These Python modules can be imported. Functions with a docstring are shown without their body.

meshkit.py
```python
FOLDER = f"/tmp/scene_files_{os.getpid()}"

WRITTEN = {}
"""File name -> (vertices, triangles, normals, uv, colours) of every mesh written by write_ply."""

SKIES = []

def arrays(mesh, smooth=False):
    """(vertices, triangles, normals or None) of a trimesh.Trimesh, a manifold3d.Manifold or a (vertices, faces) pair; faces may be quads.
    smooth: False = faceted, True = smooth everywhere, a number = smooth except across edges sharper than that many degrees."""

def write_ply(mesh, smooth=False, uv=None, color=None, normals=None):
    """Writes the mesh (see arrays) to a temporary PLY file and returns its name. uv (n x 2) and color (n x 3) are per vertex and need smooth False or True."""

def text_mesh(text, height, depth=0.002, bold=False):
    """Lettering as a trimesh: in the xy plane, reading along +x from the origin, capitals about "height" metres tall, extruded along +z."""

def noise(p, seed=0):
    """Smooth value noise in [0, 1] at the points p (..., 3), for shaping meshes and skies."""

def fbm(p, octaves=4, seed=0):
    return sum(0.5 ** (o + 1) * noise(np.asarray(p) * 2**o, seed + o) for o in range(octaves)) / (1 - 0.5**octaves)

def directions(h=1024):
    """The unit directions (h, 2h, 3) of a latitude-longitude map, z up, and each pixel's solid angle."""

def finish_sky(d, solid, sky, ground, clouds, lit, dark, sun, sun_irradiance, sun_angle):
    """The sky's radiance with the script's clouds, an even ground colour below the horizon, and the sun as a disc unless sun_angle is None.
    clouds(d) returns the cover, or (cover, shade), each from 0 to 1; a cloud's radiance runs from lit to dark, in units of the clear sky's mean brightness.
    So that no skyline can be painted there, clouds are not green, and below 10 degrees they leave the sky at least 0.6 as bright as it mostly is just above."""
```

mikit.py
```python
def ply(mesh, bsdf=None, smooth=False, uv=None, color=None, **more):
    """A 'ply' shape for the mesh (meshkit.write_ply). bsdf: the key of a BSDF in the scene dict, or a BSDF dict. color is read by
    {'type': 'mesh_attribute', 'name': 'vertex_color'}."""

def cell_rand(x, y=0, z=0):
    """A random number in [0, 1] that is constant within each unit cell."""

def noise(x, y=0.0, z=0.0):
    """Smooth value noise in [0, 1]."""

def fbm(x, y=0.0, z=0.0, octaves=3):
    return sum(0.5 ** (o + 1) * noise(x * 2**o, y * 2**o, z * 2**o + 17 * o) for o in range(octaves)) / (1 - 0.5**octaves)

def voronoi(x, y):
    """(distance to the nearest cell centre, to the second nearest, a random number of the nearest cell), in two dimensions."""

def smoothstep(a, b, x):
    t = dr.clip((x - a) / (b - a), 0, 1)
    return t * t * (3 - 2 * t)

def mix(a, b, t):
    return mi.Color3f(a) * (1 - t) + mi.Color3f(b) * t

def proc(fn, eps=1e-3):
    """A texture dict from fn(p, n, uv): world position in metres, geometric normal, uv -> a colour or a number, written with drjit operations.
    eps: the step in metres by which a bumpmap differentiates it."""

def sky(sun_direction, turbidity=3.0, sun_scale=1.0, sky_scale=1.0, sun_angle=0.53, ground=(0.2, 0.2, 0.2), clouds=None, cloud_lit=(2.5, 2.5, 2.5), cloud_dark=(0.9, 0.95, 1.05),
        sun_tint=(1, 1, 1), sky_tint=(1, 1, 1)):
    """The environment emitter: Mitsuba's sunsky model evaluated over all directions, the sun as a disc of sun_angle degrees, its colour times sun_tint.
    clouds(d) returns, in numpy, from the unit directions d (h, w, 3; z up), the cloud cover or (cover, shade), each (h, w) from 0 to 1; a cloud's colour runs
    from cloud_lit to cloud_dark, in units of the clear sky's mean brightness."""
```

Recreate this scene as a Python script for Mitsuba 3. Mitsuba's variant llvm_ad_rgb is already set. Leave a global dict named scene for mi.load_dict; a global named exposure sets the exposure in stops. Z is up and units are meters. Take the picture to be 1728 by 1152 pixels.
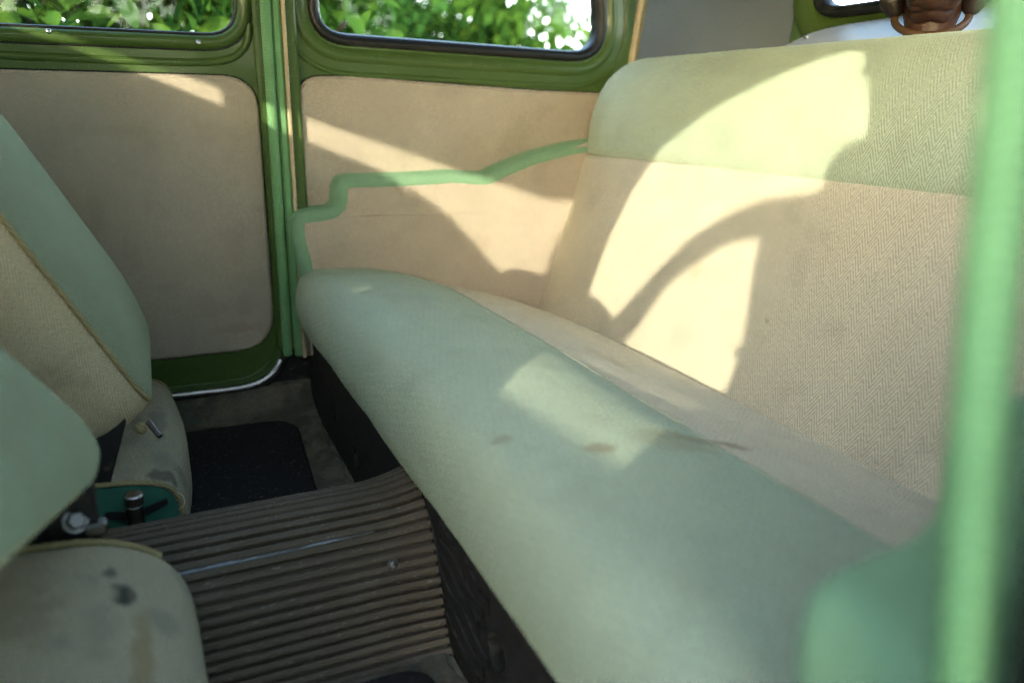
import math, random
import numpy as np, trimesh, mitsuba as mi, mikit, meshkit
import drjit as dr
from shapely.geometry import Polygon
from shapely import affinity
import manifold3d as m3

T = mi.ScalarTransform4f
rng = np.random.default_rng(7)
scene, labels = {}, {}

# ---------------------------------------------------------------- camera, sky, exposure
EX, EY, EZ = np.array([.909, .109, .403]), np.array([-.417, .268, .869]), np.array([.013, .957, -.289])
fwd = np.array([.403, .869, -.289]); fwd /= np.linalg.norm(fwd)
up = np.array([.109, .268, .957]); up -= fwd * (up @ fwd); up /= np.linalg.norm(up)
HFOV = 2 * math.degrees(math.atan(864 / 1300))
scene['camera'] = {'type': 'thinlens', 'fov': HFOV, 'fov_axis': 'x', 'near_clip': .01, 'far_clip': 500.0,
                   'aperture_radius': .0052, 'focus_distance': 1.08,
                   'to_world': T().look_at(origin=[0, 0, 0], target=fwd.tolist(), up=up.tolist())}
SUN = np.array([-1, -.9, .335])
scene['daylight'] = mikit.sky(SUN, turbidity=3, sun_scale=.076, sky_scale=1.0, sky_tint=(1.09, 1.0, .91), ground=(.24, .21, .16), sun_tint=(.70, .95, 1.48))
exposure = 6.66

# ---------------------------------------------------------------- helpers
def tag(key, label=None, cat=None, group=None, kind=None):
    d = labels.setdefault(key, {})
    for k, v in (('label', label), ('category', cat), ('group', group), ('kind', kind)):
        if v: d[k] = v

def numbered(key):
    if key not in scene: return key
    i = 1
    while f'{key}_{i:03d}' in scene: i += 1
    return f'{key}_{i:03d}'

def add(key, mesh, bsdf, smooth=35, uv=None, **more):
    key = numbered(key)
    if isinstance(mesh, list): mesh = trimesh.util.concatenate(mesh)
    scene[key] = mikit.ply(mesh, bsdf, smooth=(True if uv is not None and smooth else smooth), uv=uv, **more)
    return key

def rounded(pts, n=8):
    """closed outline from (a, b, radius) corners"""
    out, N = [], len(pts)
    for i in range(N):
        p, q, s = (np.array(pts[j % N][:2], float) for j in (i - 1, i, i + 1))
        r = pts[i][2]
        u, v = p - q, s - q
        lu, lv = np.linalg.norm(u), np.linalg.norm(v); u /= lu; v /= lv
        ang = math.acos(np.clip(u @ v, -1, 1))
        d = min(r / max(math.tan(ang / 2), 1e-6), .49 * lu, .49 * lv)
        if r <= 0 or d < 1e-5: out.append(q); continue
        a, b = q + u * d, q + v * d
        for t in np.linspace(0, 1, n): out.append((1 - t) ** 2 * a + 2 * t * (1 - t) * q + t * t * b)
    return np.array(out)

def resample(p, n, closed=False):
    p = np.asarray(p, float)
    if closed: p = np.vstack([p, p[:1]])
    s = np.r_[0, np.cumsum(np.linalg.norm(np.diff(p, axis=0), axis=1))]
    t = np.linspace(0, s[-1], n + 1)[:-1] if closed else np.linspace(0, s[-1], n)
    return np.stack([np.interp(t, s, p[:, k]) for k in range(p.shape[1])], 1)

def spline(p, n, closed=False):
    from scipy.interpolate import CubicSpline
    p = np.asarray(p, float)
    if closed: p = np.vstack([p, p[:1]])
    s = np.r_[0, np.cumsum(np.linalg.norm(np.diff(p, axis=0), axis=1) ** .7)]
    c = CubicSpline(s, p, bc_type='periodic' if closed else 'natural')
    q = c(np.linspace(0, s[-1], max(n * 2, 50)))
    return resample(q[:-1] if closed else q, n, closed)

def normals2(p, closed=True):
    d = np.roll(p, -1, 0) - np.roll(p, 1, 0)
    if not closed: d[0], d[-1] = p[1] - p[0], p[-1] - p[-2]
    d /= np.linalg.norm(d, axis=1, keepdims=True) + 1e-12
    n = np.stack([d[:, 1], -d[:, 0]], 1)
    if closed:
        A = .5 * np.sum(p[:, 0] * np.roll(p[:, 1], -1) - np.roll(p[:, 0], -1) * p[:, 1])
        if A < 0: n = -n
    return n

def gridfaces(nu, nv, cu=False, cv=False):
    i, j = np.meshgrid(np.arange(nu - (not cu)), np.arange(nv - (not cv)), indexing='ij')
    i2, j2 = (i + 1) % nu, (j + 1) % nv
    return np.stack([i * nv + j, i2 * nv + j, i2 * nv + j2, i * nv + j2], -1).reshape(-1, 4)

def quads(v, f):
    f = np.asarray(f)
    return trimesh.Trimesh(v, np.vstack([f[:, [0, 1, 2]], f[:, [0, 2, 3]]]), process=False)

def outward(m):
    if m.is_watertight and m.volume < 0: m.invert()
    return m

def grid(P, cu=False, cv=False):
    nu, nv = P.shape[:2]
    return quads(P.reshape(-1, 3), gridfaces(nu, nv, cu, cv))

def sweep(path, prof, put, closed=True, cprof=False):
    """path (n,2) in a plane, prof (m,2) = (outward offset, depth); put(a, b, depth) -> xyz arrays"""
    path = np.asarray(path, float); nn = normals2(path, closed)
    P = []
    for o, d in prof:
        q = path + nn * o
        P.append(np.stack(put(q[:, 0], q[:, 1], np.full(len(q), d)), -1))
    P = np.array(P).transpose(1, 0, 2)
    return grid(P, cu=closed, cv=cprof)

def tube(pts, r, sides=10, caps=True):
    p = np.asarray(pts, float); n = len(p)
    r = np.broadcast_to(r, (n,)).astype(float)
    t = np.gradient(p, axis=0); t /= np.linalg.norm(t, axis=1, keepdims=True) + 1e-12
    a = np.cross(t[0], [0, 0, 1.] if abs(t[0][2]) < .9 else [1., 0, 0]); a /= np.linalg.norm(a)
    A = []
    for k in range(n):
        a = a - t[k] * (a @ t[k]); a /= np.linalg.norm(a) + 1e-12; A.append(a.copy())
    A = np.array(A); B = np.cross(t, A); ang = np.arange(sides) * 2 * np.pi / sides
    v = p[:, None] + r[:, None, None] * (np.cos(ang)[None, :, None] * A[:, None] + np.sin(ang)[None, :, None] * B[:, None])
    m = grid(v, cv=True)
    if caps:
        V = np.vstack([m.vertices, p[:1], p[-1:]]); f = [m.faces]
        i = np.arange(sides)
        f.append(np.stack([np.full(sides, n * sides), i, (i + 1) % sides], 1)[:, ::-1])
        f.append(np.stack([np.full(sides, n * sides + 1), (n - 1) * sides + i, (n - 1) * sides + (i + 1) % sides], 1))
        m = trimesh.Trimesh(V, np.vstack(f), process=False)
        trimesh.repair.fix_normals(m)
    return m

def box(x0, x1, y0, y1, z0, z1, r=0.004):
    r = min(r, .45 * min(x1 - x0, y1 - y0, z1 - z0))
    pts = [[a, b, c] for a in (x0, x1) for b in (y0, y1) for c in (z0, z1)]
    c = np.array([(x0 + x1) / 2, (y0 + y1) / 2, (z0 + z1) / 2])
    P = []
    for p in pts:
        s = np.sign(c - np.array(p))
        for k in range(3):
            q = np.array(p, float)
            for j in range(3):
                if j != k: q[j] += s[j] * r
            P.append(q)
    return trimesh.convex.convex_hull(np.array(P))

def cyl(p0, p1, r, n=20, bev=.0):
    p0, p1 = np.array(p0, float), np.array(p1, float)
    L = np.linalg.norm(p1 - p0)
    if bev: prof = [(0, r - bev), (bev, r), (L - bev, r), (L, r - bev)]
    else: prof = [(0, r), (L, r)]
    d = (p1 - p0) / L
    return tube([p0 + d * a for a, _ in prof], [b for _, b in prof], n)

def plate(poly, d0, d1, put):
    """extruded polygon (with holes) between depths d0 and d1"""
    m = trimesh.creation.extrude_polygon(poly, 1.0, engine='earcut')
    v = m.vertices
    P = np.stack(put(v[:, 0], v[:, 1], d0 + (d1 - d0) * v[:, 2]), -1)
    m = trimesh.Trimesh(P, m.faces, process=False)
    trimesh.repair.fix_normals(m)
    return m

def pad(outline, d0, d1, r, put, steps=5, crown=0.0):
    """cushioned panel: rim rises from depth d0 to d1 with an edge radius r; returns mesh and uv (metres)"""
    o = np.asarray(outline, float); n = normals2(o)
    c = o.mean(0); rings, dep = [], []
    for t in np.linspace(0, 1, steps + 1):
        rings.append(o - n * r * (1 - math.cos(t * math.pi / 2))); dep.append(d0 + (d1 - d0) * math.sin(t * math.pi / 2))
    V2 = np.vstack(rings); D = np.repeat(dep, len(o)); N = len(o)
    f = gridfaces(len(rings), N, cv=True)
    tri = np.vstack([f[:, [0, 1, 2]], f[:, [0, 2, 3]]])
    cap_v, cap_f = trimesh.creation.triangulate_polygon(Polygon(rings[-1]), engine='earcut')
    base = len(V2)
    V2 = np.vstack([V2, cap_v]); D = np.r_[D, np.full(len(cap_v), d1)]
    tri = np.vstack([tri, cap_f + base])
    P = np.stack(put(V2[:, 0], V2[:, 1], D), -1)
    m = trimesh.Trimesh(P, tri, process=False)
    m.merge_vertices(digits_vertex=6)
    return m

def XZ(a, b, d): return a, d, b            # plane of the car's sides: (x, z) and depth y
def YZ(a, b, d): return d, a, b            # plane across the car
def XY(a, b, d): return a, b, d

CY = .805                                   # middle of the car
def mirror(m):
    m = m.copy(); v = m.vertices.copy(); v[:, 1] = 2 * CY - v[:, 1]
    v[:, 1] += .11 * (v[:, 2] + .065) - .0055
    return trimesh.Trimesh(v, m.faces[:, ::-1], process=False)

# ---------------------------------------------------------------- materials
def two(b): return {'type': 'twosided', 'bsdf': b}

def herring(u, v, cw, sp, slope=2.1):
    k = u / (2 * cw); k = dr.abs(k - dr.floor(k) - .5) * 2
    s = (v + k * cw * slope) / sp
    s = s - dr.floor(s)
    return mikit.smoothstep(.08, .38, s) * (1 - mikit.smoothstep(.62, .95, s)), k

def blot(u, v, cu, cv, ru, rv, seed):
    d = dr.sqrt(dr.square((u - cu) / ru) + dr.square((v - cv) / rv))
    d = d + (mikit.fbm(u * 75 + seed, v * 75, seed, 4) - .5) * 1.25
    return 1 - mikit.smoothstep(.40, 1.1, d)

def fabric(key, col, dark=.72, cw=.0122, sp=.0088, stains=(), grime=.10, bump=.0005, swap=False, space='uv', grime_col=(.16, .13, .09)):
    def coords(p, uv):
        if space == 'xz': return p.x, p.z
        if space == 'seat': return p.y, p.x - p.z
        return (uv.y, uv.x) if swap else (uv.x, uv.y)
    def fn(p, n, uv):
        u, v = coords(p, uv)
        h, k = herring(u, v, cw, sp)
        w = mikit.noise(u * 900, v * 900) * .5 + mikit.noise(u * 430, v * 430, 3.) * .5
        t = dark + (1 - dark) * h
        c = mi.Color3f(*col) * (t * (.86 + .28 * w))
        c *= .94 + .12 * mikit.fbm(u * 14, v * 14, 5., 3)
        g = mikit.smoothstep(.55, .80, mikit.fbm(u * 22 + 4, v * 22, 9., 4)) * grime
        c = mikit.mix(c, grime_col, g)
        for (cu, cv, ru, rv, colr, amt, sd) in stains:
            c = mikit.mix(c, colr, blot(u, v, cu, cv, ru, rv, sd) * amt)
        return c
    def hb(p, n, uv):
        u, v = coords(p, uv)
        h, k = herring(u, v, cw, sp)
        return h * .7 + .3 * mikit.noise(u * 900, v * 900)
    scene[key] = two({'type': 'bumpmap', 'arbitrary': mikit.proc(hb, eps=6e-4), 'scale': bump,
                      'bsdf': {'type': 'principled', 'base_color': mikit.proc(fn), 'roughness': .92, 'specular': .12, 'sheen': .2}})

GREEN, BEIGE = (.45, .525, .405), (.61, .56, .45)
brown = (.16, .10, .045)
fabric('bench_green', GREEN, dark=.57, stains=[(.525, .330, .012, .020, brown, .5, 3.), (.55, .455, .012, .055, brown, .42, 7.),
       (.54, .43, .035, .06, (.27, .24, .14), .4, 5.), (.58, .26, .01, .012, brown, .35, 8.)])
fabric('bench_beige', BEIGE, dark=.66, stains=[(.555, .515, .012, .03, brown, .5, 7.), (.9, .58, .09, .02, (.36, .27, .17), .35, 2.)])
fabric('back_beige', BEIGE, dark=.71, stains=[(.98, .20, .02, .02, (.42, .34, .22), .4, 4.), (.80, .16, .006, .004, (.3, .22, .12), .6, 6.)])
fabric('back_green', GREEN, dark=.68)
fabric('seat_beige', (.50, .425, .275), dark=.74, cw=.013, sp=.0066, grime=.3, swap=True)  # front seat cloths: roof shade put into the darkened base colours
fabric('seat_green', (.225, .264, .178), dark=.68, cw=.012, sp=.0075, grime=.2, bump=.0003)
fabric('seat_top', (.39, .34, .24), dark=.62, cw=.012, sp=.0088, grime=.6, space='seat', stains=[(.613, .321, .018, .012, (.025, .025, .027), .9, 2.), (.645, .308, .012, .010, (.05, .05, .05), .7, 9.),
       (.53, .34, .07, .014, (.22, .15, .07), .6, 5.), (.56, .30, .05, .02, (.14, .13, .10), .3, 12.), (.60, .22, .06, .05, (.20, .15, .09), .4, 15.), (.965, .42, .016, .03, (.03, .03, .035), .6, 6.), (1.12, .40, .07, .018, (.10, .095, .09), .4, 7.), (1.0, .455, .02, .03, (.06, .055, .05), .4, 3.)], grime_col=(.20, .18, .14))
fabric('trim_beige', (.56, .48, .39), dark=.74, cw=.008, sp=.006, space='xz', bump=.0002, grime=.12, stains=[(.12, -.405, .055, .010, (.38, .27, .18), .4, 3.), (.60, -.26, .022, .018, (.42, .34, .25), .35, 6.), (.42, -.24, .03, .012, (.44, .36, .27), .3, 9.)])

def proc_mat(key, fn, rough=.5, bumpfn=None, bscale=.001, eps=1e-3, **kw):
    b = {'type': 'principled', 'base_color': mikit.proc(fn), 'roughness': rough, **kw}
    if bumpfn: b = {'type': 'bumpmap', 'arbitrary': mikit.proc(bumpfn, eps=eps), 'scale': bscale, 'bsdf': b}
    scene[key] = two(b)

def paint_fn(p, n, uv):
    c = mi.Color3f(.068, .122, .028)
    c *= .92 + .16 * mikit.fbm(p.x * 9, p.y * 9, p.z * 9, 3)
    d = mikit.smoothstep(.80, .86, mikit.noise(p.x * 260, p.y * 260, p.z * 260)) * .25
    return mikit.mix(c, (.22, .22, .15), d)
proc_mat('paint', paint_fn, rough=.45, specular=.12, clearcoat=1.0, clearcoat_gloss=.97)

def cloth_fn(col, s=520., amp=.5):
    def fn(p, n, uv):
        k = (p.z * 1.0 + p.x * .9 + p.y * .9) * s
        st = .5 + .5 * dr.sin(k * 3.14159)
        return mi.Color3f(*col) * (1 - amp * .5 + amp * st * .6 + amp * .4 * mikit.noise(p.x * 700, p.y * 700, p.z * 700)) * (.85 + .3 * mikit.fbm(p.x * 12, p.y * 12, p.z * 30, 3))
    return fn
proc_mat('windlace', cloth_fn((.165, .35, .16), 380., .55), rough=.85)
proc_mat('binding', cloth_fn((.215, .375, .235), 600., .3), rough=.9, sheen=.3)
proc_mat('piping', cloth_fn((.25, .205, .10), 330., .6), rough=.9)
proc_mat('pale_trim', cloth_fn((.55, .44, .29), 500., .3), rough=.9)
proc_mat('bench_seam', cloth_fn((.36, .38, .28), 500., .5), rough=.9)

def rubber_fn(p, n, uv):
    d = mikit.smoothstep(.6, .8, mikit.fbm(p.x * 40, p.y * 40, p.z * 40, 3))
    return mikit.mix((.012, .012, .013), (.05, .047, .043), d * .5)
proc_mat('rubber', rubber_fn, rough=.42, specular=.5)

def leather_fn(p, n, uv):
    return mi.Color3f(.030, .125, .088) * (.8 + .4 * mikit.fbm(p.x * 60, p.y * 60, p.z * 60, 3))
proc_mat('vinyl', leather_fn, rough=.5, bumpfn=lambda p, n, uv: mikit.voronoi(p.x * 420 + p.y * 300, p.z * 420)[0], bscale=.0004, eps=5e-4)

def rib_fn(p, n, uv):
    t = uv.y * 760; t = dr.abs(t - dr.floor(t) - .5) * 2
    c = mikit.mix((.072, .053, .035), (.100, .074, .050), mikit.smoothstep(.25, .8, t))
    dust = mikit.smoothstep(.42, .75, mikit.fbm(p.x * 18, p.y * 26, p.z * 26, 4))
    c = mikit.mix(c, (.16, .135, .105), dust * .22)
    sp = mikit.smoothstep(.83, .88, mikit.noise(p.x * 330, p.y * 330, p.z * 330))
    return mikit.mix(c, (.30, .27, .22), sp * .35)
def rib_bump(p, n, uv):
    t = uv.y * 760
    return dr.abs(t - dr.floor(t) - .5) * 2
proc_mat('rib_rubber', rib_fn, rough=.7, bumpfn=rib_bump, bscale=.0003, eps=2e-4)
proc_mat('worn_shine', lambda p, n, uv: mikit.mix((.22, .25, .29), (.08, .068, .056), mikit.smoothstep(.52, .62, mikit.fbm(p.x * 40, p.y * 300, p.z * 300, 3))), rough=.4)  # worn line whose bluish highlight is put into the colour

def carpet_fn(col):
    def fn(p, n, uv):
        w = mikit.noise(p.x * 520, p.y * 520, p.z * 520)
        s = mikit.smoothstep(.86, .9, mikit.noise(p.x * 240, p.y * 240, 3.))
        return mikit.mix(mi.Color3f(*col) * (.5 + w), (.10, .09, .08), s * .3)
    return fn
proc_mat('mat_black', carpet_fn((.014, .0125, .013)), rough=.95, bumpfn=lambda p, n, uv: mikit.noise(p.x * 500, p.y * 500, p.z * 500), bscale=.0015, eps=6e-4)

def floor_fn(p, n, uv):
    f = mikit.fbm(p.x * 25, p.y * 25, p.z * 25, 4)
    c = mikit.mix((.175, .145, .105), (.10, .088, .066), mikit.smoothstep(.35, .6, f))
    c = mikit.mix(c, (.06, .13, .12), mikit.smoothstep(.64, .72, mikit.fbm(p.x * 60 + 3, p.y * 60, p.z * 60, 3)) * .35)
    return c * (.75 + .5 * mikit.noise(p.x * 300, p.y * 300, p.z * 300))
proc_mat('floor_felt', floor_fn, rough=.9, bumpfn=lambda p, n, uv: mikit.fbm(p.x * 160, p.y * 160, p.z * 160, 3), bscale=.002)
def tar_fn(p, n, uv):
    return mikit.mix((.008, .007, .007), (.024, .020, .017), mikit.fbm(p.x * 30, p.y * 30, p.z * 60, 4))
def tar_bump(p, n, uv):
    z = p.z * 120 + 3 * mikit.fbm(p.y * 26, p.z * 30, 0., 3)
    return dr.abs(z - dr.floor(z) - .5) * 2 * mikit.smoothstep(.46, .50, 1 - dr.abs(p.y - .62) * 2.5)
proc_mat('tar_board', tar_fn, rough=.8, bumpfn=tar_bump, bscale=.003)
proc_mat('black_steel', lambda p, n, uv: mikit.mix((.015, .015, .016), (.06, .045, .03), mikit.smoothstep(.62, .75, mikit.fbm(p.x * 70, p.y * 70, p.z * 70, 3))), rough=.38, specular=.6)
scene['chrome'] = {'type': 'roughconductor', 'material': 'Cr', 'alpha': .16}
scene['steel'] = {'type': 'roughconductor', 'material': 'Cr', 'alpha': .3, 'specular_reflectance': {'type': 'rgb', 'value': [.34, .33, .31]}}
proc_mat('liner', lambda p, n, uv: mi.Color3f(.135, .170, .215) * (.9 + .2 * mikit.noise(p.x * 600, p.y * 600, p.z * 600)) * (.93 + .14 * mikit.fbm(p.x * 7, p.y * 7, p.z * 7, 3)), rough=.85, sheen=.3,
         bumpfn=lambda p, n, uv: mikit.noise(p.x * 420, p.y * 420, p.z * 420), bscale=.0006, eps=6e-4)
proc_mat('card', lambda p, n, uv: mi.Color3f(.42, .47, .55) * (.95 + .1 * mikit.fbm(p.x * 30, p.y * 30, p.z * 30, 3)), rough=.38, specular=.5)
scene['glass'] = {'type': 'thindielectric', 'int_ior': 1.22}
def dog_fn(p, n, uv):
    c = mikit.mix((.030, .013, .008), (.062, .028, .017), mikit.fbm(p.x * 60, p.y * 60, p.z * 60, 4))
    return c * (.8 + .4 * mikit.noise(p.x * 500, p.y * 500, p.z * 500))
proc_mat('dog_brown', dog_fn, rough=.5, specular=.4, bumpfn=lambda p, n, uv: mikit.fbm(p.x * 350, p.y * 350, p.z * 350, 2), bscale=.0006, eps=6e-4)
proc_mat('dog_dark', lambda p, n, uv: mi.Color3f(.014, .008, .006) * (.7 + .6 * mikit.fbm(p.x * 80, p.y * 80, p.z * 80, 3)), rough=.45)
proc_mat('collar', lambda p, n, uv: mi.Color3f(.07, .038, .018) * (.8 + .4 * mikit.fbm(p.x * 90, p.y * 90, p.z * 90, 3)), rough=.5)
proc_mat('jacket', lambda p, n, uv: mi.Color3f(.035, .038, .045) * (.7 + .6 * mikit.noise(p.x * 300, p.y * 300, p.z * 300)), rough=.9)
proc_mat('skin', lambda p, n, uv: mi.Color3f(.48, .28, .20) * (.9 + .2 * mikit.fbm(p.x * 60, p.y * 60, p.z * 60, 3)), rough=.5)
proc_mat('hair', lambda p, n, uv: mi.Color3f(.05, .032, .02) * (.6 + .8 * mikit.noise(p.x * 400, p.y * 400, p.z * 60)), rough=.6)
proc_mat('ground_mat', lambda p, n, uv: mikit.mix((.20, .18, .14), (.10, .13, .05), mikit.smoothstep(.45, .6, mikit.fbm(p.x * .8, p.y * .8, 0., 4))) * (.7 + .6 * mikit.noise(p.x * 40, p.y * 40)), rough=.95)
proc_mat('bark', lambda p, n, uv: mikit.mix((.03, .022, .015), (.08, .065, .05), mikit.fbm(p.x * 20, p.y * 20, p.z * 5, 4)), rough=.95)
for i, (c, tr) in enumerate([((.055, .125, .020), .8), ((.09, .175, .025), 1.0), ((.035, .095, .020), .7)]):
    scene[f'leaf_{i}'] = {'type': 'principledthin', 'base_color': mikit.proc((lambda c: lambda p, n, uv: mi.Color3f(*c) * (.7 + .6 * mikit.fbm(p.x * 30, p.y * 30, p.z * 30, 2)))(c)), 'roughness': .7, 'eta': 1.12, 'diff_trans': tr}

# ---------------------------------------------------------------- ground
g = trimesh.creation.box([240, 240, .1]); g.apply_translation([0, 0, -1.0])
add('ground', g, 'ground_mat', smooth=False)
tag('ground', 'gravel and grass ground under the car', kind='structure')

# ---------------------------------------------------------------- the car's body
CAR = 'vintage_car'
tag(CAR, 'green vintage two-door car whose cabin with beige trim panels surrounds the seats', 'car')

def ring(path, prof, mat, key, near=False, closed=True):
    m = sweep(path, prof, XZ, closed)
    return add(key, mirror(m) if near else m, mat, smooth=True)

YF = 1.505                                 # inner face of the far side's steel
def half_round(w, h, n=7, off=0.0, base=YF):
    """bead: offsets -w/2..w/2, standing h towards the cabin"""
    return [(off + w / 2 * math.cos(a), base - h * math.sin(a)) for a in np.linspace(0, math.pi, n)]

door_win = rounded([(-.52, .111, .05), (.172, .111, .062), (.160, .385, .07), (-.40, .385, .09)])
door_out = rounded([(-.60, -.525, .05), (.204, -.525, .085), (.204, .45, .02), (-.36, .45, .1), (-.60, .08, .08)])
qfar = qwin = rounded([(.283, .109, .07), (.917, .094, .085), (.88, .39, .10), (.30, .39, .07)])
q_out = rounded([(.200, -.455, .0), (.30, -.455, 0), (.31, -.50, .0), (1.0, -.50, .0), (.965, .06, .0), (.982, .22, 0), (.97, .45, .0), (.200, .45, .0)])

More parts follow.
